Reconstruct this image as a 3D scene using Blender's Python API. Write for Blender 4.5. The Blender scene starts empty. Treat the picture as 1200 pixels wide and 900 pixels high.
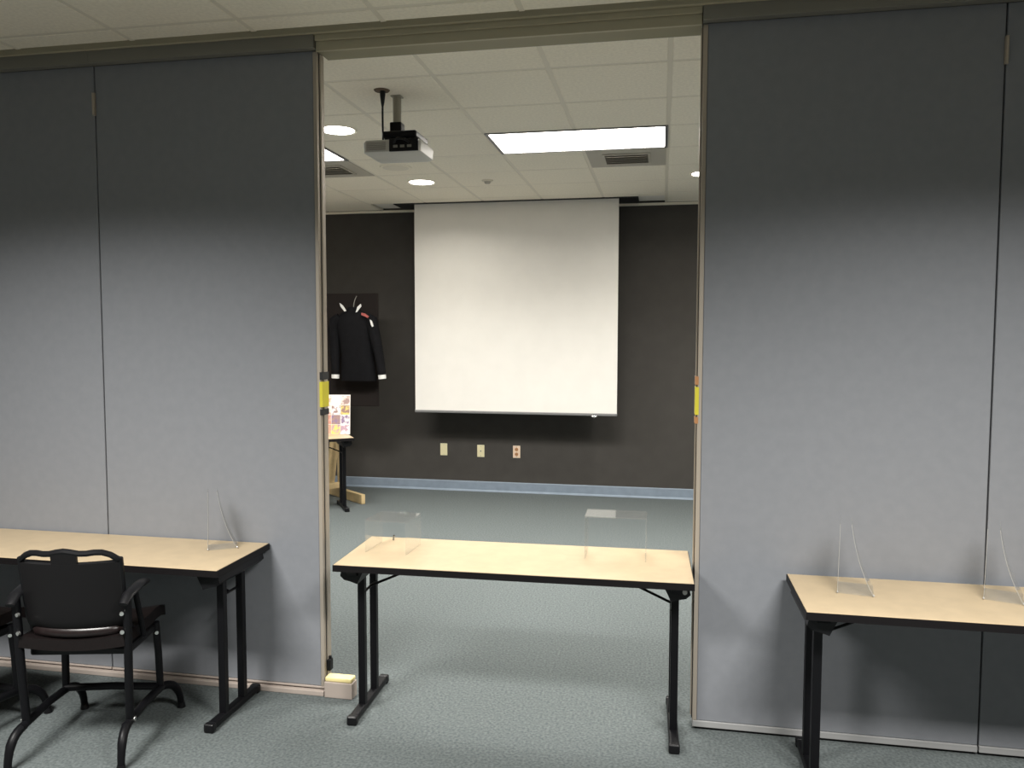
import bpy, bmesh, math, random
from mathutils import Vector, Matrix
random.seed(7)
S = bpy.context.scene
COL = S.collection
PI = math.pi

# ------------------------------------------------------------------ camera
cam_d = bpy.data.cameras.new('camera')
cam = bpy.data.objects.new('camera', cam_d); COL.objects.link(cam)
f_px, yaw, pitch, roll = 923.0, 0.1879, 0.0630, 0.0018
cam_d.sensor_fit = 'HORIZONTAL'; cam_d.sensor_width = 36.0; cam_d.lens = f_px*36.0/1200.0
cam_d.clip_start = 0.05; cam_d.clip_end = 100
Fv = Vector((-math.sin(yaw)*math.cos(pitch), math.cos(yaw)*math.cos(pitch), -math.sin(pitch)))
R0 = Vector((math.cos(yaw), math.sin(yaw), 0)); U0 = R0.cross(Fv)
Rv = R0*math.cos(roll)+U0*math.sin(roll); Uv = -R0*math.sin(roll)+U0*math.cos(roll)
M = Matrix(((Rv.x, Uv.x, -Fv.x), (Rv.y, Uv.y, -Fv.y), (Rv.z, Uv.z, -Fv.z))).to_4x4()
M.translation = Vector((0, -3.416, 1.7117))
cam.matrix_world = M
S.camera = cam

# ------------------------------------------------------------------ world, exposure
W = bpy.data.worlds.new('world'); S.world = W; W.use_nodes = True
W.node_tree.nodes['Background'].inputs[0].default_value = (0.02, 0.02, 0.02, 1)
W.node_tree.nodes['Background'].inputs[1].default_value = 0.3
S.view_settings.view_transform = 'Standard'; S.view_settings.look = 'None'
S.view_settings.gamma = 1.0; S.view_settings.use_curve_mapping = False
S.view_settings.exposure = 0.0
S.cycles.max_bounces = 8; S.cycles.diffuse_bounces = 5; S.cycles.glossy_bounces = 3
S.cycles.transparent_max_bounces = 12
S.cycles.caustics_reflective = False; S.cycles.caustics_refractive = False

HC = 3.061            # ceiling height
FAR = 4.885           # far wall
LX, RX, BY = -4.95, 3.60, -5.6
G = 0.6096
# near room lamps: recessed louvred troffers, their light cut off at a low angle by the louvres
NEAR_W, NEAR_SPREAD = 185.0, 143.0
NEAR_LAMPS = [(-2.42, -2.35), (1.23, -2.35)]
LAMP_COL = (1.0, 0.98, 0.935)
FAR_STRENGTH = 14.0
FAR_W, FAR_SPREAD = 68.0, 141.0
DOWN_W = 17.0

# ------------------------------------------------------------------ materials
def lin(c):
    return tuple(((v/255.0)/12.92 if v/255.0 <= .04045 else ((v/255.0+.055)/1.055)**2.4) for v in c)
def mat(name, rgb, rough=.6, metal=0.0, noise=0.0, scale=40.0, bump=0.0, rgb2=None, detail=4.0, spec=None, emit=None, estr=0.0, ramp=(.35,.65)):
    m = bpy.data.materials.new(name); m.use_nodes = True
    nt = m.node_tree; b = nt.nodes['Principled BSDF']
    b.inputs['Base Color'].default_value = (*rgb, 1); b.inputs['Roughness'].default_value = rough
    b.inputs['Metallic'].default_value = metal
    if spec is not None: b.inputs['Specular IOR Level'].default_value = spec
    if emit:
        b.inputs['Emission Color'].default_value = (*emit, 1); b.inputs['Emission Strength'].default_value = estr
    tc = nt.nodes.new('ShaderNodeTexCoord')
    n = nt.nodes.new('ShaderNodeTexNoise'); n.inputs['Scale'].default_value = scale; n.inputs['Detail'].default_value = detail
    nt.links.new(tc.outputs['Object'], n.inputs['Vector'])
    c2 = rgb2 if rgb2 else tuple(v*(1-noise) for v in rgb)
    r = nt.nodes.new('ShaderNodeValToRGB')
    r.color_ramp.elements[0].position = ramp[0]; r.color_ramp.elements[1].position = ramp[1]
    r.color_ramp.elements[0].color = (*c2, 1); r.color_ramp.elements[1].color = (*rgb, 1)
    nt.links.new(n.outputs['Fac'], r.inputs['Fac']); nt.links.new(r.outputs['Color'], b.inputs['Base Color'])
    if bump:
        bp = nt.nodes.new('ShaderNodeBump'); bp.inputs['Strength'].default_value = bump; bp.inputs['Distance'].default_value = .003
        nt.links.new(n.outputs['Fac'], bp.inputs['Height']); nt.links.new(bp.outputs['Normal'], b.inputs['Normal'])
    return m
def acrylic(name, gloss=.12):
    m = bpy.data.materials.new(name); m.use_nodes = True
    nt = m.node_tree; nt.nodes.remove(nt.nodes['Principled BSDF'])
    out = nt.nodes['Material Output']
    tr = nt.nodes.new('ShaderNodeBsdfTransparent'); tr.inputs[0].default_value = (.992, .996, .994, 1)
    gl = nt.nodes.new('ShaderNodeBsdfGlossy'); gl.inputs['Roughness'].default_value = .04
    lw = nt.nodes.new('ShaderNodeLayerWeight'); lw.inputs[0].default_value = .5
    pw = nt.nodes.new('ShaderNodeMath'); pw.operation = 'POWER'; pw.inputs[1].default_value = 4.0
    fr = nt.nodes.new('ShaderNodeMath'); fr.operation = 'MULTIPLY_ADD'; fr.inputs[1].default_value = .55; fr.inputs[2].default_value = .07
    nt.links.new(lw.outputs['Facing'], pw.inputs[0]); nt.links.new(pw.outputs[0], fr.inputs[0])
    mx = nt.nodes.new('ShaderNodeMixShader')
    nt.links.new(fr.outputs[0], mx.inputs[0]); nt.links.new(tr.outputs[0], mx.inputs[1]); nt.links.new(gl.outputs[0], mx.inputs[2])
    df = nt.nodes.new('ShaderNodeBsdfDiffuse'); df.inputs[0].default_value = (.85, .85, .84, 1)
    m2 = nt.nodes.new('ShaderNodeMixShader'); m2.inputs[0].default_value = .035
    nt.links.new(mx.outputs[0], m2.inputs[1]); nt.links.new(df.outputs[0], m2.inputs[2])
    nt.links.new(m2.outputs[0], out.inputs[0])
    return m
M_carpet = mat('carpet', (.134, .150, .150), .95, scale=85, bump=.35, rgb2=(.074, .086, .087), detail=10, ramp=(.32,.68), spec=.1)
M_tile = mat('ceiling_tile_mat', (.90, .845, .72), .95, noise=.08, scale=60, bump=.15, spec=.1)
M_grid = mat('grid_metal', (.74, .69, .58), .6)
M_fabric = mat('panel_fabric', (.240, .250, .272), .92, noise=.05, scale=22, bump=.12, detail=8, spec=.15)
M_rail = mat('dark_rail', (.22, .215, .19), .5, .2)
M_alu = mat('beige_metal', (.42, .37, .31), .45, .25)
M_sweep = mat('sweep', (.40, .34, .30), .55)
M_sweepg = mat('sweep_grey', (.34, .34, .34), .55)
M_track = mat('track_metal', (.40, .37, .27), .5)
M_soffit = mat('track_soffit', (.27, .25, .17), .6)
M_dark = mat('dark_slot', (.012, .012, .012), .7)
M_farwall = mat('far_wallcovering', (.058, .054, .049), .85, noise=.09, scale=7, bump=.2, spec=.25)
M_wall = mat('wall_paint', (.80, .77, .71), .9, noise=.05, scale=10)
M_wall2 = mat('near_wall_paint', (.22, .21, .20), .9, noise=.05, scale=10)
M_base = mat('base_blue_grey', (.21, .26, .32), .6, noise=.12, scale=14)
M_lam = mat('laminate', (.53, .415, .265), .32, noise=.08, scale=16, detail=6, spec=.4)
M_black = mat('black_metal', (.0045, .0045, .0055), .42, .0, spec=.18)
M_blackp = mat('black_plastic', (.006, .006, .007), .38, spec=.25)
M_edge = mat('black_edge', (.007, .006, .0065), .5, spec=.2)
M_leather = mat('seat_vinyl', (.012, .007, .007), .33, noise=.3, scale=60, bump=.1)
M_seat = mat('seat_pad', (.0065, .0042, .0042), .45, noise=.3, scale=60, spec=.3)
M_mesh = mat('back_shell', (.006, .0055, .006), .5, spec=.25)
M_chrome = mat('bright_metal', (.7, .7, .68), .25, .9)
M_white = mat('screen_white', (.74, .72, .68), .9, noise=.03, scale=5, spec=.1)
M_greybar = mat('grey_bar', (.20, .20, .20), .5, .3)
M_pjg = mat('projector_grey', (.55, .54, .50), .5, noise=.04)
M_pole = mat('pole_metal', (.34, .32, .26), .5, .2)
M_yellow = mat('yellow_label', (.62, .55, .04), .5)
M_ytop = mat('yellow_pad', (.85, .72, .34), .5)
M_ivory = mat('ivory_plate', (.72, .66, .42), .4)
M_pink = mat('pale_plate', (.74, .58, .44), .4)
M_orange = mat('receptacle_brown', (.42, .20, .08), .5)
M_wood = mat('pine', (.62, .47, .25), .6, noise=.25, scale=9)
M_jacket = mat('jacket_cloth', (.0055, .0055, .0065), .85, noise=.3, scale=20, bump=.4, spec=.1)
M_cuff = mat('white_cloth', (.62, .62, .60), .85)
M_red = mat('dull_red_cloth', (.30, .07, .06), .8)
M_board = mat('board_black', (.016, .013, .012), .9, spec=.1)
M_vent = mat('vent_grey', (.30, .28, .24), .6)
M_vtile = mat('vent_panel', (.46, .43, .37), .7)
M_lens = mat('lamp_lens', (.9, .9, .9), .6, emit=(1.0, .95, .88), estr=FAR_STRENGTH)
M_lens2 = mat('downlight_lens', (.9, .9, .9), .6, emit=(1.0, .95, .88), estr=FAR_STRENGTH)
M_acr = acrylic('clear_acrylic')
M_glint = mat('edge_glint_tone', (.42, .42, .41), .12, spec=.9)  # pale tone for the painted edge highlights

# ------------------------------------------------------------------ mesh helpers
class MB:
    def __init__(s): s.bm = bmesh.new()
    def _add(s, tmp, mtx):
        bmesh.ops.transform(tmp, matrix=mtx, verts=tmp.verts)
        me = bpy.data.meshes.new('tmp'); tmp.to_mesh(me); tmp.free()
        s.bm.from_mesh(me); bpy.data.meshes.remove(me)
    def box(s, x0, x1, y0, y1, z0, z1, bev=0.0, mtx=None, seg=2):
        t = bmesh.new(); bmesh.ops.create_cube(t, size=1.0)
        bmesh.ops.scale(t, vec=(x1-x0, y1-y0, z1-z0), verts=t.verts)
        bmesh.ops.translate(t, vec=((x0+x1)/2, (y0+y1)/2, (z0+z1)/2), verts=t.verts)
        if bev: bmesh.ops.bevel(t, geom=list(t.edges), offset=bev, segments=seg, affect='EDGES', profile=.5)
        s._add(t, mtx or Matrix()); return s
    def cyl(s, p, q, r, r2=None, seg=20, cap=True):
        p, q = Vector(p), Vector(q); d = q-p
        t = bmesh.new()
        bmesh.ops.create_cone(t, cap_ends=cap, segments=seg, radius1=r, radius2=r if r2 is None else r2, depth=d.length)
        s._add(t, Matrix.Translation((p+q)/2) @ d.to_track_quat('Z', 'Y').to_matrix().to_4x4()); return s
    def ball(s, c, rx, ry, rz, seg=16):
        t = bmesh.new(); bmesh.ops.create_uvsphere(t, u_segments=seg, v_segments=max(6, seg//2), radius=1)
        s._add(t, Matrix.Translation(c) @ Matrix.Diagonal((rx, ry, rz, 1))); return s
    def tube(s, pts, rad, seg=10, flat=1.0):
        """tube along a smoothed polyline; rad number or list; flat squashes across the second axis"""
        P = [Vector(p) for p in pts]; n = len(P)
        rr = rad if isinstance(rad, (list, tuple)) else [rad]*n
        rings = []; up = Vector((0, 0, 1)); prev = None
        for i in range(n):
            d = (P[min(i+1, n-1)]-P[max(i-1, 0)]).normalized()
            if prev is None:
                a = d.cross(up)
                if a.length < .2: a = d.cross(Vector((0, 1, 0)))
                a.normalize()
            else:
                a = (prev-d*prev.dot(d)).normalized()
            b = d.cross(a).normalized(); prev = a
            rings.append([s.bm.verts.new(P[i]+a*math.cos(2*PI*k/seg)*rr[i]+b*math.sin(2*PI*k/seg)*rr[i]*flat) for k in range(seg)])
        for i in range(n-1):
            for k in range(seg):
                s.bm.faces.new((rings[i][k], rings[i][(k+1) % seg], rings[i+1][(k+1) % seg], rings[i+1][k]))
        s.bm.faces.new(rings[0][::-1]); s.bm.faces.new(rings[-1]); return s
    def loft(s, rings, close=True):
        R = [[s.bm.verts.new(v) for v in r] for r in rings]; n = len(R[0])
        for i in range(len(R)-1):
            for k in range(n):
                s.bm.faces.new((R[i][k], R[i][(k+1) % n], R[i+1][(k+1) % n], R[i+1][k]))
        if close: s.bm.faces.new(R[0][::-1]); s.bm.faces.new(R[-1])
        return s
    def prism(s, poly, axis, a, b):
        """extrude 2D polygon along axis ('x': poly is (y,z); 'y': poly is (x,z); 'z': poly is (x,y))"""
        def P(u, v, w):
            return (w, u, v) if axis == 'x' else ((u, w, v) if axis == 'y' else (u, v, w))
        A = [s.bm.verts.new(P(u, v, a)) for u, v in poly]; B = [s.bm.verts.new(P(u, v, b)) for u, v in poly]
        n = len(poly)
        for i in range(n): s.bm.faces.new((A[i], A[(i+1) % n], B[(i+1) % n], B[i]))
        s.bm.faces.new(A[::-1]); s.bm.faces.new(B); return s
    def sheet(s, grid, th):
        """thick sheet from a grid of points"""
        nu, nv = len(grid), len(grid[0])
        V = [[Vector(p) for p in r] for r in grid]
        def nrm(i, j):
            a = V[min(i+1, nu-1)][j]-V[max(i-1, 0)][j]; b = V[i][min(j+1, nv-1)]-V[i][max(j-1, 0)]
            return a.cross(b).normalized()
        T = [[s.bm.verts.new(V[i][j]+nrm(i, j)*th/2) for j in range(nv)] for i in range(nu)]
        B = [[s.bm.verts.new(V[i][j]-nrm(i, j)*th/2) for j in range(nv)] for i in range(nu)]
        f = s.bm.faces.new
        for i in range(nu-1):
            for j in range(nv-1):
                f((T[i][j], T[i+1][j], T[i+1][j+1], T[i][j+1])); f((B[i][j], B[i][j+1], B[i+1][j+1], B[i+1][j]))
        for i in range(nu-1):
            f((T[i][0], B[i][0], B[i+1][0], T[i+1][0])); f((T[i][-1], T[i+1][-1], B[i+1][-1], B[i][-1]))
        for j in range(nv-1):
            f((T[0][j], T[0][j+1], B[0][j+1], B[0][j])); f((T[-1][j], B[-1][j], B[-1][j+1], T[-1][j+1]))
        return s
    def build(s, name, m, parent=None, smooth=False, loc=None):
        bmesh.ops.recalc_face_normals(s.bm, faces=s.bm.faces)
        me = bpy.data.meshes.new(name)
        if smooth:
            for fc in s.bm.faces: fc.smooth = True
            for e in s.bm.edges:
                if len(e.link_faces) == 2 and e.calc_face_angle(0) > .7: e.smooth = False
        s.bm.to_mesh(me); s.bm.free(); me.materials.append(m)
        o = bpy.data.objects.new(name, me); COL.objects.link(o)
        if parent: o.parent = parent
        if loc: o.location = loc
        return o
def tag(o, label=None, cat=None, group=None, kind=None):
    if label: o['label'] = label
    if cat: o['category'] = cat
    if group: o['group'] = group
    if kind: o['kind'] = kind
    return o
def thing(name, label, cat, loc=(0, 0, 0), rz=0.0, group=None):
    o = bpy.data.objects.new(name, None); COL.objects.link(o); o.empty_display_size = .1
    o.location = loc; o.rotation_euler = (0, 0, rz)
    return tag(o, label, cat, group)
def kids(o): return [c for c in COL.objects if c.parent == o]
def copy_tree(o, parent=None):
    c = o.copy(); COL.objects.link(c); c.parent = parent
    for ch in kids(o): copy_tree(ch, c)
    return c
def struct(o, label=None, cat=None):
    return tag(o, label, cat, kind='structure')
def bez(p0, p1, p2, p3, n=10):
    P = [Vector(p) for p in (p0, p1, p2, p3)]
    return [P[0]*(1-t)**3+P[1]*3*t*(1-t)**2+P[2]*3*t*t*(1-t)+P[3]*t**3 for t in [i/n for i in range(n+1)]]

# ------------------------------------------------------------------ room shell
struct(MB().box(LX-.1, RX+.1, BY-.1, FAR+.1, -.1, 0).build('floor', M_carpet), 'grey-green speckled carpet running through both rooms', 'floor')
struct(MB().box(LX-.1, RX+.1, FAR, FAR+.12, 0, HC+.1).build('wall_back', M_farwall), 'dark charcoal wall behind the projection screen', 'wall')
struct(MB().box(LX-.12, LX, .04, FAR+.12, 0, HC+.1).build('wall_left', M_wall), 'plain wall on the left of the far room outside the view', 'wall')
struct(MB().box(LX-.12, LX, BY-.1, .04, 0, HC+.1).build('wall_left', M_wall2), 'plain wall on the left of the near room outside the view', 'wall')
struct(MB().box(RX, RX+.12, .04, FAR+.12, 0, HC+.1).build('wall_right', M_wall), 'plain wall on the right of the far room outside the view', 'wall')
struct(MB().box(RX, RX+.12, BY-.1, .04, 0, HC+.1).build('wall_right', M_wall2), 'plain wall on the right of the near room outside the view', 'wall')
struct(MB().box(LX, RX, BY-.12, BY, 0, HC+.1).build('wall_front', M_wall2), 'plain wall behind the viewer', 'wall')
bb = MB().prism([(FAR, 0), (FAR, .108), (FAR-.006, .112), (FAR-.010, .104), (FAR-.010, .02), (FAR-.022, .004), (FAR-.022, 0)], 'x', LX, RX)
struct(bb.build('baseboard_back', M_base), 'blue-grey cove base along the dark far wall', 'baseboard')
struct(MB().box(LX, RX, FAR-.022, FAR-.0005, HC-.028, HC-.004).build('trim_2', M_grid), 'pale ceiling angle along the top of the far wall', 'trim')

ceil_ = MB().box(LX-.1, RX+.1, BY-.1, FAR+.1, HC+.02, HC+.12).build('ceiling', M_wall)
struct(ceil_, 'suspended ceiling of beige square tiles in both rooms', 'ceiling')
GX, GY = .0211, .6417
def open_cells():  # cells used by lamps and vents, keyed by lower-left cell index (far room)
    s = set()
    for k in (-2, -1): s.add((k, 2))            # troffer over X -1.198..0.02, Y 1.861..2.47
    for k in (2, 3): s.add((k, 2))
    for k in (-6, -5): s.add((k, 2))            # second troffer
    s.add((-1, 3)); s.add((-5, 3))              # vent panels
    return s
OC = open_cells()
tile_me = {}
def tile(x0, x1, y0, y1):
    k = (round(x1-x0, 3), round(y1-y0, 3))
    w, d = x1-x0-.024, y1-y0-.024
    if k not in tile_me:
        o = MB().box(-w/2, w/2, -d/2, d/2, 0, .016, .003, seg=1).build('ceiling_tile', M_tile, ceil_)
        tile_me[k] = o.data
    else:
        o = bpy.data.objects.new('ceiling_tile', tile_me[k]); COL.objects.link(o); o.parent = ceil_
    o.location = ((x0+x1)/2, (y0+y1)/2, HC)
def span(a, b, o, g):
    k = math.ceil((a-o)/g-1e-6); v = [a]
    while o+k*g < b-.02:
        if o+k*g > a+.02: v.append(o+k*g)
        k += 1
    return v+[b]
SLOT = (-2.76, -.25, 4.48, 4.86)
xs = span(LX, RX, GX, G); ys = span(.13, FAR-.01, GY, G)
for i in range(len(xs)-1):
    for j in range(len(ys)-1):
        cx, cy = (xs[i]+xs[i+1])/2, (ys[j]+ys[j+1])/2
        key = (math.floor((cx-GX)/G), math.floor((cy-GY)/G))
        if key in OC: continue
        a, b, c, d = xs[i], xs[i+1], ys[j], ys[j+1]
        if c < 4.6 and d > 4.48 and b > SLOT[0]+.05 and a < SLOT[1]-.05: d = SLOT[2]+.01
        if c > 4.4 and b > SLOT[0]+.05 and a < SLOT[1]-.05: 
            if c > 4.48: continue
        tile(a, b, c, d)
GXN = -.5957
NL = [(x-G, x+G, y-G/2, y+G/2) for x, y in NEAR_LAMPS]
xn = span(LX, RX, GXN, G); yn = span(BY, -.075, -.22, G)
for i in range(len(xn)-1):
    for j in range(len(yn)-1):
        cx, cy = (xn[i]+xn[i+1])/2, (yn[j]+yn[j+1])/2
        if any(a < cx < b and c < cy < d for a, b, c, d in NL): continue
        tile(xn[i], xn[i+1], yn[j], yn[j+1])
gm = MB()
def bars(xv, yv, y0, y1, off):
    for x in xv[1:-1]: gm.box(x-.012, x+.012, y0, y1, HC+.002+off, HC+.02)
    for y in yv[1:-1]: gm.box(LX, RX, y-.012, y+.012, HC+.002, HC+.02)
bars(xs, ys, .13, FAR, .0004); bars(xn, yn, BY, -.075, .0004)
tag(gm.build('ceiling_grid', M_grid, ceil_), 'thin metal grid between the tiles', kind='stuff')

# ceiling track of the folding partition
XL_, XR_ = -1.545, .144
tr = thing('trim_1', 'olive-beige ceiling track that carries the folding partition', 'trim'); tr['kind'] = 'structure'
MB().box(LX, RX, -.056, .145, HC-.014, HC+.02, .002).build('track_flange', M_track, tr)
MB().box(XL_, XR_, -.036, .130, HC-.040, HC-.014, .002).build('track_step', M_track, tr)
MB().box(XL_, XR_, -.022, -.006, HC-.082, HC-.040, .002).build('track_lip', M_track, tr)
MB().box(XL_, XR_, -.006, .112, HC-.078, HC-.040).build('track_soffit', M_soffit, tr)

# ------------------------------------------------------------------ folding partition panels
TH = .075
def panel(x0, x1, label, free=None, sweep=M_sweepg, zb=.012):
    """free: 'l' or 'r' = the edge that faces the opening"""
    t = thing('partition_panel', label, 'partition panel', ((x0+x1)/2, 0, 0), 0, 'grey fabric panels of the folding partition')
    a, b = x0-(x0+x1)/2+.003, x1-(x0+x1)/2-.003
    fa = a+(.018 if free == 'l' else 0); fb = b-(.018 if free == 'r' else 0)
    tag(MB().box(fa, fb, 0, TH, .040, 2.990, .004).build('fabric_face', M_fabric, t), 'grey woven fabric face')
    tag(MB().box(a-.003, b+.003, -.040, TH+.004, 2.990, HC-.013, .002).build('top_rail', M_rail, t), 'dark grey top rail')
    tag(MB().box(a, b, -.005, TH+.005, zb, .040, .003).build('bottom_rail', sweep, t), 'pale bottom rail')
    tag(MB().box(a+.01, b-.01, .012, TH-.012, 0, zb+.004).build('floor_seal', M_dark, t), 'black floor seal')
    MB().box(-(x1-x0)/2, (x1-x0)/2, .020, TH-.020, .04, 2.98).build('seam_filler', M_dark, t)  # dark filler added to block light leaking through the panel seams
    if free:
        sgn = -1 if free == 'l' else 1; e = a if free == 'l' else b
        lo, hi = (e, e+.018) if free == 'l' else (e-.018, e)
        fr = MB().box(lo, hi, -.003, TH+.003, .040, 2.985, .002).build('edge_frame', M_alu, t); tag(fr, 'beige metal edge frame')
        n = MB().prism([(e, .020), (e+sgn*.008, .026), (e+sgn*.008, TH-.026), (e, TH-.020)], 'z', .05, 2.98)
        n.build('edge_rib', M_alu, fr)
        yb = MB().box(min(e-sgn*.006, e+sgn*.0095), max(e-sgn*.006, e+sgn*.0095), -.005, TH-.008, 1.372, 1.490, .001)
        tag(yb.build('warning_label', M_yellow, fr), 'yellow label on the edge')
        for z0, z1 in ((1.500, 1.535), (1.335, 1.362)):
            MB().box(min(e-sgn*.004, e+sgn*.0100), max(e-sgn*.004, e+sgn*.0100), -.0045, TH-.010, z0, z1).build('latch_hole', M_dark if free == 'r' else M_orange, fr)
    return t
def hinge(t, x):
    h = MB().box(x-.007, x+.007, -.012, -.0, 2.755, 2.862, .002).build('hinge', M_alu, t)
    MB().cyl((x, -.012, 2.757), (x, -.012, 2.860), .006, seg=10).build('hinge_pin', M_alu, h)
XL, XR, SL, SR = -1.5485, .1475, -2.690, 1.2915
w = 1.142
pA = panel(XL-w, XL, 'grey fabric partition panel left of the opening, beside the left table', 'r', M_sweep, .030)
pB = panel(XL-2*w, XL-w, 'grey fabric partition panel at the far left, behind the black chairs', None, M_sweep, .030)
pC = panel(XR, XR+w, 'grey fabric partition panel right of the opening, behind the right table', 'l')
pD = panel(XR+w, XR+2*w, 'grey fabric partition panel at the right edge beyond the seam', None)
hinge(pB, w/2); hinge(pD, -w/2)
# panels beyond the view so the wall runs on to the side walls
struct(MB().box(LX, XL-2*w, 0, TH, .0, 3.016).build('wall_partition_left', M_fabric), 'rest of the partition beyond the left edge', 'wall')
struct(MB().box(XR+2*w, RX, 0, TH, .0, 3.016).build('wall_partition_right', M_fabric), 'rest of the partition beyond the right edge', 'wall')
# pale floor strip under the left leaves
struct(MB().box(XL-2*w, XL, -.022, TH+.01, 0, .024, .003).build('trim_3', M_sweep), 'pale floor strip under the left partition panels', 'trim')
# floor block with a yellow top by the left panel edge
fb = thing('floor_block', 'low beige block with a yellow pad on top at the foot of the left partition', 'block', (XL+.082, .01, 0))
MB().box(-.076, .064, -.040, .020, 0, .076, .004).build('block_body', M_sweep, fb)
tag(MB().box(-.074, .060, -.036, .016, .076, .098, .007, seg=3).build('top_pad', M_ytop, fb), 'pale yellow pad')
lt = thing('floor_latch', 'small black latch on the left panel edge above the yellow block', 'latch', (XL+.012, .03, 0))
MB().box(-.010, .008, -.018, .018, .110, .165, .004).build('latch_body', M_blackp, lt)
MB().cyl((0, 0, .165), (0, 0, .178), .007, seg=10).build('latch_knob', M_blackp, lt)

# ------------------------------------------------------------------ ceiling lamps (recessed)
def troffer(cx, cy, label, near=False):
    t = thing('ceiling_light', label, 'ceiling light', (cx, cy, HC), 0, 'recessed rectangular ceiling lights')
    hx, hy = G, G/2
    fr = MB()
    for a in ((-hx, hx, -hy, -hy+.022), (-hx, hx, hy-.022, hy), (-hx, -hx+.022, -hy+.022, hy-.022), (hx-.022, hx, -hy+.022, hy-.022)):
        fr.box(a[0], a[1], a[2], a[3], -.004, .018)
    fr.build('lamp_frame', M_greybar if not near else M_grid, t)
    if not near:
        tag(MB().box(-hx+.022, hx-.022, -hy+.022, hy-.022, .002, .010).build('diffuser', M_lens, t), 'glowing white diffuser')
    else:
        MB().box(-hx+.02, hx-.02, -hy+.02, hy-.02, .012, .019).build('reflector', M_tile, t)
    return t
def lamp(x, y, w, spread, col, sx, sy=None):
    ld = bpy.data.lights.new('lamp_light', 'AREA'); ld.shape = 'RECTANGLE' if sy else 'DISK'; ld.size = sx
    if sy: ld.size_y = sy
    ld.energy = w; ld.spread = math.radians(spread); ld.color = col
    lo = bpy.data.objects.new('lamp_light', ld); COL.objects.link(lo); lo.location = (x, y, HC-.014)
for k_ in (-5, -1, 3): lamp(GX+k_*G, GY+2.5*G, FAR_W, FAR_SPREAD, (1.0, .975, .93), 1.15, .55)
for x_, y_ in ((-2.13, 1.59), (-2.12, 3.41), (.335, 3.47), (.335, 1.59)): lamp(x_, y_, DOWN_W, 155, (1.0, .95, .86), .19)
troffer(GX-G, GY+2.5*G, 'long glowing ceiling light above the projection screen side')
troffer(GX-5*G, GY+2.5*G, 'glowing ceiling light half hidden by the left partition edge')
for i, (x, y) in enumerate(NEAR_LAMPS):
    troffer(x, y, ['recessed light over the near room, left of the viewer', 'recessed light over the near room, right of the viewer'][i], True)
    lamp(x, y, NEAR_W, NEAR_SPREAD, LAMP_COL, 1.15, .55)
def downlight(x, y, label):
    t = thing('downlight', label, 'downlight', (x, y, HC), 0, 'round ceiling downlights')
    r = MB(); n = 40; prof = [(.104, -.001), (.124, -.007), (.127, -.002), (.127, .0), (.104, .0)]
    rings = [[(p[0]*math.cos(2*PI*k/n), p[0]*math.sin(2*PI*k/n), p[1]) for k in range(n)] for p in prof]
    r.loft(rings, close=False).build('trim_ring', M_tile, t, True)
    tag(MB().cyl((0, 0, -.0045), (0, 0, -.001), .106, seg=40).build('lens', M_lens2, t), 'glowing white lens')
troffer(GX+3*G, GY+2.5*G, 'added ceiling light of the far room, unseen behind the right partition')  # unseen fixture added to brighten the far room
downlight(-2.13, 1.59, 'larger round downlight left of the projector, by the left partition edge')
downlight(-2.12, 3.41, 'round downlight below and right of the projector')
downlight(.335, 3.47, 'round downlight cut off by the right partition edge')
downlight(.335, 1.59, 'added round downlight, unseen behind the right partition')  # unseen, added for more light in the far room

def vent(cx, cy, label):
    t = thing('ceiling_vent', label, 'air vent', (cx, cy, HC), 0, 'square ceiling air vents')
    MB().box(-G/2+.012, G/2-.012, -G/2+.012, G/2-.012, -.002, .012, .002).build('vent_panel', M_vtile, t)
    f = MB()
    for a in ((-.18, .18, -.17, -.15), (-.18, .18, .15, .17), (-.18, -.16, -.15, .15), (.16, .18, -.15, .15)): f.box(*a, -.012, -.002, .002)
    fr = f.build('diffuser_frame', M_vtile, t)
    MB().box(-.16, .16, -.15, .15, -.004, -.002).build('throat', M_vent, t)
    for k in range(5):
        y = -.12+k*.06
        MB().box(-.16, .16, -.024, .024, -.0015, .0015, mtx=Matrix.Translation((0, y, -.011)) @ Matrix.Rotation(.45, 4, 'X')).build('slat', M_vtile, fr)
vent(GX-.5*G, GY+3.5*G, 'square air vent in the ceiling just behind the long light')
vent(GX-4.5*G, GY+3.5*G, 'square air vent in the ceiling at the left partition edge')
sp = thing('smoke_detector', 'small round detector on the ceiling tile in front of the screen', 'detector', (-1.525, 3.43, HC))
MB().cyl((0, 0, -.012), (0, 0, 0), .045, .052, seg=24).build('base', M_grid, sp, True)
MB().cyl((0, 0, -.030), (0, 0, -.012), .022, .030, seg=20).build('sensor_head', M_vtile, sp, True)
spk = thing('ceiling_speaker', 'faint round grille in the ceiling below the projector', 'speaker', (-2.14, 2.775, HC))
MB().cyl((0, 0, -.006), (0, 0, 0), .125, .130, seg=36).build('grille_rim', M_tile, spk, True)
MB().cyl((0, 0, -.008), (0, 0, -.005), .105, seg=36).build('grille', M_grid, spk)

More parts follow.
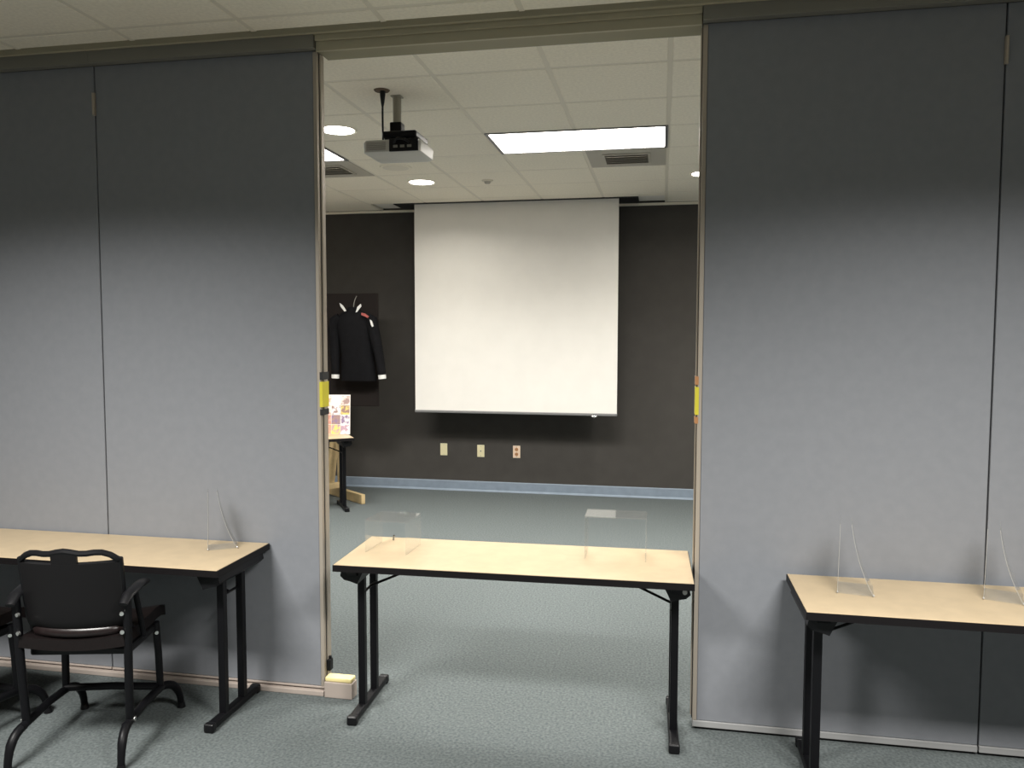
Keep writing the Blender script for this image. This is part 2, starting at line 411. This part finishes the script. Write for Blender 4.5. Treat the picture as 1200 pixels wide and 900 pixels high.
# ------------------------------------------------------------------ projector and its mount
pm = thing('projector_mount', 'beige ceiling pole with black bracket that holds the projector', 'mount', (-1.50, .955, HC))
MB().box(-.030, .030, -.030, .030, -.006, 0, .002).build('ceiling_plate', M_pole, pm)
MB().cyl((0, 0, -.19), (0, 0, -.008), .024, seg=24).build('pole', M_pole, pm, True)
MB().box(-.034, .034, -.034, .034, -.236, -.150, .006).build('collar', M_black, pm)
MB().box(-.045, .150, -.125, .11, -.262, -.222, .010).build('bracket_plate', M_black, pm)
for sx, sy in ((.10, -.11), (.13, .09), (-.03, -.10), (-.03, .10)):
    MB().tube([(0.04, 0, -.244), (sx*.7, sy*.7, -.236), (sx, sy, -.250), (sx, sy, -.268)], .010, 8).build('bracket_arm', M_black, pm, True)
pj = thing('projector', 'grey ceiling projector with dark connector panel at its back', 'projector', (-1.49, .955, 2.715), math.radians(0))
body = MB()
def rrect(hx, hy, r, z, n=5):
    out = []
    for cx, cy, a0 in ((hx-r, hy-r, 0), (-hx+r, hy-r, 90), (-hx+r, -hy+r, 180), (hx-r, -hy+r, 270)):
        for k in range(n+1):
            a = math.radians(a0+90*k/n); out.append((cx+r*math.cos(a), cy+r*math.sin(a), z))
    return out
body.loft([rrect(.150, .120, .02, 0), rrect(.166, .135, .025, .008), rrect(.168, .137, .025, .060), rrect(.160, .130, .025, .074)])
tag(body.build('projector_body', M_pjg, pj, True), 'light grey casing')
MB().box(-.010, .158, -.143, -.130, .006, .072, .003).build('connector_panel', M_blackp, pj)
for k in range(3): MB().box(.015+k*.04, .040+k*.04, -.146, -.140, .026, .040, .001).build('connector', M_rail, pj)
MB().tube(bez((.02, -.128, .045), (.02, -.19, .075), (.10, -.19, .075), (.11, -.128, .045), 12), .007, 8).build('cable_loop', M_blackp, pj, True)
for k in range(6): MB().box(-.145, -.030, -.1385, -.1365, .018+k*.008, .021+k*.008).build('air_slot', M_vent, pj)
MB().cyl((.03, .130, .038), (.03, .158, .038), .030, seg=24).build('lens_barrel', M_blackp, pj, True)
cb = thing('projector_cable', 'black cable dropping from a ceiling hole to the projector', 'cable', (-1.545, .83, HC))
MB().cyl((0, 0, -.006), (0, 0, 0), .040, .045, seg=24).build('ceiling_grommet', mat('brown_ring', (.12, .08, .05), .7), cb, True)
MB().tube(bez((.005, .0, 0), (-.004, .02, -.13), (-.016, .05, -.12), (-.020, .07, -.266), 14), [.016, .016, .013, .010]+[.006]*11, 8).build('cable_bundle', M_blackp, cb, True)

# ------------------------------------------------------------------ projection screen
ps = thing('projection_screen', 'large white pull-down projection screen on the dark far wall', 'projection screen', (-1.492, 4.53, 0))
hs = MB().box(-1.268, 1.242, -.048, .325, HC-.006, HC+.018).build('screen_housing', M_dark, ps); tag(hs, 'black ceiling slot the screen drops from')
tag(MB().box(-1.055, 1.055, -.0015, .0015, .915, HC-.004).build('screen_fabric', M_white, ps), 'matt white fabric')
tag(MB().box(-1.058, 1.058, -.014, .014, .890, .916, .005).build('weight_bar', M_greybar, ps), 'grey bottom bar')
pt = MB().box(.80, .855, -.014, .0, .876, .892, .003); pt.cyl((.828, -.007, .868), (.828, -.007, .878), .006, seg=10)
tag(pt.build('pull_tab', M_chrome, ps), 'small bright pull tab')

# ------------------------------------------------------------------ wall plates
def plate(x, z, label, m, kind):
    t = thing('wall_outlet', label, 'outlet', (x, FAR, z), 0, 'wall plates under the screen')
    MB().box(-.040, .040, -.007, 0, -.066, .066, .003).build('cover_plate', m, t)
    if kind == 'duplex':
        for s in (-1, 1):
            r = MB().cyl((0, -.010, s*.026), (0, -.006, s*.026), .019, seg=18).build('receptacle', M_orange, t)
            for sx in (-.007, .007): MB().box(sx-.0015, sx+.0015, -.0108, -.0098, s*.026-.006, s*.026+.006).build('pin_slot', M_dark, r)
    else:
        MB().cyl((0, -.011, 0), (0, -.006, 0), .008, seg=12).build('jack', M_rail if kind == 'jack' else M_ivory, t)
    for s in (-1, 1): MB().cyl((0, -.0085, s*.052), (0, -.006, s*.052), .004, seg=8).build('screw', M_chrome, t)
plate(-2.338, .450, 'leftmost of the three wall plates, ivory', M_ivory, 'blank')
plate(-1.922, .444, 'middle of the three wall plates, pale ivory with small jack', M_ivory, 'jack')
plate(-1.526, .446, 'rightmost of the three wall plates, with brown receptacles', M_pink, 'duplex')

# ------------------------------------------------------------------ folding tables
def make_table(L, D, label, loc, rz=0.0, hole=False):
    t = thing('folding_table', label, 'table', loc, rz, 'folding tables with beige tops')
    hx, hy, T = L/2, D/2, .72
    tag(MB().box(-hx+.003, hx-.003, -hy+.003, hy-.003, T-.026, T, .0015).build('table_top', M_lam, t), 'beige woodgrain laminate top')
    e = MB()
    for a in ((-hx, hx, -hy, -hy+.005), (-hx, hx, hy-.005, hy), (-hx, -hx+.005, -hy+.005, hy-.005), (hx-.005, hx, -hy+.005, hy-.005)):
        e.box(*a, T-.030, T-.002)
    tag(e.build('edge_band', M_edge, t), 'black edge band')
    ap = MB().box(-hx+.40, hx-.40, -.10, -.08, T-.045, T-.027); ap.box(-hx+.40, hx-.40, .08, .10, T-.045, T-.027)
    ap.build('under_rail', M_black, t)
    for s in (-1, 1):
        x = s*(hx-.070)
        for yy in (-.078, .078):
            lg = MB().box(x-.016, x+.016, yy-.016, yy+.016, .03, T-.03, .003).build('leg', M_black, t)
        ft = MB().box(x-.021, x+.021, -hy+.026, hy-.026, .006, .038, .010, seg=3).build('foot_bar', M_black, t)
        for yy in (-hy+.034, hy-.034): MB().box(x-.023, x+.023, yy-.016, yy+.016, 0, .040, .008, seg=3).build('foot_cap', M_blackp, ft)
        # pivot rail across the top end, tapered at its ends
        MB().prism([(-hy+.02, T-.027), (hy-.02, T-.027), (hy-.05, T-.062), (-hy+.05, T-.062)], 'x', x-.022, x+.022).build('pivot_rail', M_black, t)
        hs_ = MB().prism([(x-s*.055, T-.027), (x+s*.050, T-.027), (x+s*.058, T-.065), (x+s*.040, T-.082), (x+s*.010, T-.088), (x-s*.02, T-.098), (x-s*.038, T-.06)][::s], 'y', -.19, .19)
        hs_.build('leg_housing', M_blackp, t)
        if hole and s > 0: MB().cyl((x+s*.034, -.194, T-.054), (x+s*.034, -.189, T-.054), .010, seg=12).build('lit_hole_disc', M_cuff, t)  # white disc painted as light showing through the housing hole
        MB().tube([(x-s*.012, 0, .555), (x-s*.05, 0, .572), (x-s*.27, 0, T-.05), (x-s*.33, 0, T-.031)], .0058, 8).build('brace', M_black, t, True)
        MB().cyl((x-s*.012, -.085, .553), (x-s*.012, .085, .553), .006, seg=8).build('brace_pin', M_black, t)
    return t
TM = (-.625, -.022)
make_table(1.524, .49, 'beige-topped folding table standing in the partition opening', (TM[0], TM[1], 0), math.radians(1.2), True)
make_table(1.829, .452, 'beige-topped folding table against the left partition, behind the black chair', (-1.819-.9145, -.234, 0))
make_table(1.524, .462, 'beige-topped folding table against the right partition, cut by the frame edge', (.521+.762, -.268, 0))
ra = math.radians(34)
cx, cy = -2.885, 3.67
u = Vector((math.cos(ra), math.sin(ra))); v = Vector((-math.sin(ra), math.cos(ra)))
c = Vector((cx, cy))-u*.762+v*.23
make_table(1.524, .46, 'folding table in the far room holding the photo collage', (c.x, c.y, 0), ra)

# ------------------------------------------------------------------ collage board on the far table
cg = thing('photo_collage', 'upright board covered with small colour photos on the far table', 'picture', (-3.155, 3.86, .721), math.radians(10))
RXm = Matrix.Rotation(-.10, 4, 'X')
MB().box(-.140, .140, 0, .008, 0, .392, .002, mtx=RXm).build('backing_board', mat('board_white', (.80, .77, .74), .45), cg)
pal = [(.62,.40,.30),(.85,.72,.66),(.35,.24,.22),(.88,.74,.68),(.30,.19,.17),(.80,.62,.18),(.70,.40,.35),(.25,.18,.30),(.92,.88,.86),(.55,.26,.20),(.45,.30,.38),(.95,.92,.92)]
k = 0
for r in range(4):
    for q in range(3):
        x0 = -.134+q*.0905; z0 = .388-(r+1)*.0955
        ph = MB().box(x0, x0+.086, -.0025, 0.0, z0, z0+.090, mtx=RXm).build('photo', mat('print', pal[k], .35, rgb2=pal[(k*5+3) % 12], scale=26, detail=2, ramp=(.42,.58)), cg)
        k += 1
# ------------------------------------------------------------------ wooden stand, board and jacket (behind the far table)
ws = thing('wooden_stand', 'pine display stand with cross foot and diagonal brace behind the far table', 'stand', (-3.217, 4.233, 0), math.radians(-38))
MB().box(-.36, .36, -.022, .022, 0, .098, .006).build('foot_board', M_wood, ws)
MB().box(-.137, -.093, -.28, .03, .0985, .16, .006).build('cross_foot', M_wood, ws)
MB().box(-.135, -.095, -.020, .020, .16, .963, .004).build('post', M_wood, ws)
for s in (-1,):
    a = Vector((s*.33, 0, .12)); b = Vector((s*.15, 0, .90)); d = b-a
    MB().box(-.020, .020, -.045, .045, -d.length/2, d.length/2, .004, mtx=Matrix.Translation((a+b)/2) @ d.to_track_quat('Z', 'X').to_matrix().to_4x4()).build('brace', M_wood, ws)
db = thing('display_board', 'tall black cloth-covered board behind the hanging jacket', 'board', (-3.165, 4.30, 0))
MB().box(-.30, .30, -.008, .008, .965, 2.13, .004).build('board_panel', M_board, db)
for sx in (-.28, .26): MB().box(sx, sx+.02, -.012, -.008, .965, 2.13).build('board_stile', M_board, db)
jk = thing('hanging_jacket', 'black uniform jacket with white cuffs hanging before the dark board', 'jacket', (-3.093, 4.20, 0))
def ell(cx, cy, cz, rx, ry, n=24, ph=0, wr=0.0):
    return [(cx+rx*math.cos(2*PI*k/n)*(1+wr*math.sin(5*2*PI*k/n+ph)), cy+ry*math.sin(2*PI*k/n)*(1+wr*math.cos(7*2*PI*k/n+ph)), cz) for k in range(n)]
tb = MB().loft([ell(.045, 0, 1.235, .190, .065, ph=0, wr=.03), ell(.04, 0, 1.34, .185, .07, ph=.4, wr=.03), ell(.03, 0, 1.50, .170, .072, ph=.8, wr=.02), ell(.015, 0, 1.66, .178, .078, ph=1.2, wr=.02),
                ell(0, 0, 1.80, .195, .078), ell(0, 0, 1.88, .185, .066), ell(0, 0, 1.925, .130, .052), ell(0, 0, 1.955, .075, .042), ell(0, 0, 1.985, .060, .040)])
tag(tb.build('jacket_body', M_jacket, jk, True), 'black cloth body')
for s in (-1, 1):
    sl = MB().tube([(s*.150, 0, 1.885), (s*.195, -.005, 1.85), (s*.215, -.01, 1.76), (s*.228+.025, -.015, 1.60), (s*.242+.045, -.025, 1.45), (s*.250+.060, -.035, 1.305)], [.045, .062, .060, .054, .047, .042], 14)
    so = sl.build('sleeve', M_jacket, jk, True)
    cf = MB().tube([(s*.250+.061, -.036, 1.298), (s*.253+.063, -.038, 1.258)], [.040, .039], 14).build('cuff', M_cuff, so, True); tag(cf, 'white cuff')
lp = MB().prism([(-.125, 2.025), (-.09, 2.00), (-.055, 1.945), (-.075, 1.94), (-.115, 1.99)], 'y', -.062, -.052)
tag(lp.build('collar', M_cuff, jk), 'white left collar tip')
lp = MB().prism([(.10, 2.015), (.065, 1.985), (.045, 1.93), (.062, 1.935), (.105, 1.99)], 'y', -.062, -.052)
tag(lp.build('collar', M_cuff, jk), 'white right collar tip')
ep = MB().prism([(.115, 1.925), (.150, 1.918), (.190, 1.890), (.180, 1.872), (.14, 1.893), (.112, 1.902)], 'y', -.078, -.064)
tag(ep.build('shoulder_strap', M_red, jk), 'dull red shoulder strap')
ep = MB().prism([(.205, 1.855), (.222, 1.845), (.240, 1.79), (.228, 1.782), (.215, 1.81)], 'y', -.085, -.066)
tag(ep.build('sleeve_patch', M_cuff, jk), 'white patch on the right shoulder')
hg = MB().tube(bez((0, 0, 1.97), (0, 0, 2.06), (.03, .02, 2.10), (.0, .085, 2.10), 8), .004, 6); hg.build('hanger_hook', M_rail, jk)

# ------------------------------------------------------------------ chairs
def make_chair(label, loc, rz):
    t = thing('armchair', label, 'chair', loc, rz, 'black armchairs at the left table')
    # seat: curved pad
    g = []
    for i in range(9):
        row = []; y = -.20+i*.055
        for j in range(11):
            x = -.205+j*.041; q = j/5-1
            row.append((x*(1-.06*(i/8)**2), y, .470+.018*q*q-.010*math.sin(PI*i/8)-(.03*max(0, (i-6)/2)**2)))
        g.append(row)
    st = MB().sheet(g, .045).build('seat', M_seat, t, True); tag(st, 'very dark brown vinyl seat')
    # back: shell with a hand slot near its top, curved in plan
    def bp(uu, vv, off=0.0):   # uu -1..1 across, vv 0..1 up
        wx = .188+.006*vv
        y = -.185-.055*vv+.045*(uu*uu)-off
        z = .500+.362*vv-(.030*abs(uu)**3.0 if vv > .9 else 0)
        # the foot of the back curls forward into the seat
        if vv < .2: y += .05*(1-vv/.2)**2
        return (uu*wx, y, z)
    us = [-1+2*k/20 for k in range(21)]
    b = MB()
    vs = [0, .05, .1, .15, .2, .3, .4, .5, .6, .7, .8, .86]
    b.sheet([[bp(a, q) for a in us] for q in vs], .022)
    tag(b.build('backrest', M_mesh, t, True), 'black curved back shell')
    fr = MB()
    path = [bp(-1, q) for q in (.0, .2, .4, .6, .8, .90)]+[bp(-.97, .965)]+[bp(a, .985+.015*math.cos(a*9)) for a in [-.85+1.7*k/12 for k in range(13)]]+[bp(.97, .955)]+[bp(1, q) for q in (.88, .8, .6, .4, .2, 0)]
    fr.tube(path, .0125, 8); fr.build('back_frame', M_blackp, t, True)
    MB().sheet([[bp(a, q, .002) for a in [-.25+.5*k/6 for k in range(7)]] for q in (.84, .92, .99)], .016).build('slot_rib', M_mesh, t, True)
    # lower lumbar roll, glossy
    rl = MB().tube([bp(a, .045, .018) for a in [-.95+1.9*k/14 for k in range(15)]], [.010]+[.024]*13+[.010], 10)
    tag(rl.build('lumbar_roll', M_leather, t, True), 'glossy brown lower roll')
    for s in (-1, 1):
        x = s*.218
        rp = MB().tube([(s*.205, -.170, .145), (s*.212, -.182, .40), (x, -.190, .665)], .0165, 10).build('rear_post', M_black, t, True)
        for z in (.60, .525): MB().cyl((s*.200, -.203, z), (s*.204, -.212, z), .008, seg=10).build('bolt', M_chrome, rp)
        fp = MB().tube([(s*.205, .135, .145), (s*.202, .132, .30), (s*.198, .12, .445)], .0155, 10).build('front_post', M_black, t, True)
        MB().cyl((s*.204, .112, .40), (s*.207, .108, .40), .008, seg=10).build('bolt', M_chrome, fp)
        arm = MB().tube([(x, -.230, .645), (x+s*.004, -.19, .672), (x+s*.008, -.11, .684), (x+s*.004, -.04, .680), (x-s*.008, .012, .662)], [.018, .024, .025, .024, .015], 10, .55)
        tag(arm.build('armrest', M_blackp, t, True), 'black plastic armrest')
        MB().tube([(s*.224, -.06, .455), (x, -.09, .58), (x, -.12, .672)], .011, 8).build('arm_support', M_black, t, True)
        MB().tube([(s*.205, -.21, .14), (s*.205, 0, .150), (s*.205, .16, .14)], .017, 10).build('side_rail', M_black, t, True)
        for yy, d in ((.15, 1), (-.19, -1)):
            ox = .035 if d > 0 else 0.0
            lg = MB().tube(bez((s*.205, yy, .140), (s*.210+ox*.4, yy+d*.05, .135), (s*.216+ox, yy+d*.085, .115), (s*.218+ox, yy+d*.095, .012), 8), [.018]*6+[.016, .015, .014], 10).build('leg', M_black, t, True)
            MB().cyl((s*.218+ox, yy+d*.095, 0), (s*.218+ox, yy+d*.095, .022), .019, .015, seg=14).build('glide', M_blackp, lg, True)
        MB().cyl((s*.218, -.165, .150), (s*.225, -.165, .150), .010, seg=12).build('rail_bolt', M_chrome, t)
    MB().tube([(-.205, .130, .150), (0, .130, .155), (.205, .130, .150)], .016, 10).build('cross_bar', M_black, t, True)
    MB().box(-.20, .20, -.14, .14, .405, .440, .01).build('seat_pan', M_blackp, t)
    return t
ch = make_chair('black armchair with back slot in front of the left table, fully in view', (-2.340, -.535, 0), math.radians(13))
c2 = copy_tree(ch); c2.location = (-2.985, -.62, 0); c2.rotation_euler = (0, 0, math.radians(-6))
c2['label'] = 'black armchair cut off by the left edge of the frame'

# ------------------------------------------------------------------ clear acrylic pieces
def riser(loc, rz, wdt, dep, hgt, label):
    t = thing('acrylic_riser', label, 'riser', loc, rz, 'clear acrylic risers on the middle table')
    th = .005; hx = wdt/2
    MB().box(-hx, hx, 0, dep, hgt-th, hgt, .001).build('shelf', M_acr, t)
    for s in (-1, 1):
        MB().box(min(s*hx, s*(hx-th)), max(s*hx, s*(hx-th)), 0, dep, 0, hgt-th, .001).build('side_panel', M_acr, t)
riser((-.19, .012, .7205), math.radians(.5), .270, .150, .192, 'clear acrylic riser at the right end of the middle table')
riser((-1.215, -.080, .7205), math.radians(-3), .200, .190, .150, 'clear acrylic riser at the left end of the middle table')
def easel(x, y, label, z=.7205, w=.15, rz=0):
    t = thing('acrylic_stand', label, 'display stand', (x, y, z), rz, 'clear acrylic display stands')
    yy = [-w/2, -w/4, 0, w/4, w/2]
    MB().sheet([[(-.062+.004*q, b, .0+.27*q) for b in yy] for q in [k/6 for k in range(7)]], .003).build('upright_sheet', M_acr, t, True)
    cv = bez((.065, 0, .001), (.030, 0, .07), (.0, 0, .14), (-.018, 0, .27), 12)
    MB().sheet([[(p.x, b, p.z) for b in yy] for p in cv], .003).build('curved_sheet', M_acr, t, True)
    MB().sheet([[(-.062+.127*q, b, .002) for b in yy] for q in (0, .5, 1)], .003).build('foot_sheet', M_acr, t)
    e = MB().tube([(p.x, -w/2-.001, max(p.z, .002)) for p in cv], .0009, 6)  # pale tubes and dots painted as highlights on the sheet edges
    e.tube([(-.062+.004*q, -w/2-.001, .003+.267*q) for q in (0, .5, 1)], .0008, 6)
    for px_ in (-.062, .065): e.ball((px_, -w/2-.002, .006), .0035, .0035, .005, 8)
    tag(e.build('edge_glint', M_glint, t), 'pale strip painted as the highlight along the front edge')
    return t
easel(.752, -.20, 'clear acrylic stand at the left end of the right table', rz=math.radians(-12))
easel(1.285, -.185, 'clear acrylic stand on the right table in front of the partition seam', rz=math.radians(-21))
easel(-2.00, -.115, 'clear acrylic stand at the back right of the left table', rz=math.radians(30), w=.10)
mk = thing('marker_stub', 'tiny dark peg standing on the middle table by the left riser', 'peg', (-1.26, .155, .72))
MB().cyl((0, 0, 0), (.003, 0, .022), .004, seg=10).build('peg', M_rail, mk)
MB().cyl((.003, 0, .022), (.0035, 0, .026), .0045, seg=10).build('peg_tip', M_dark, mk)
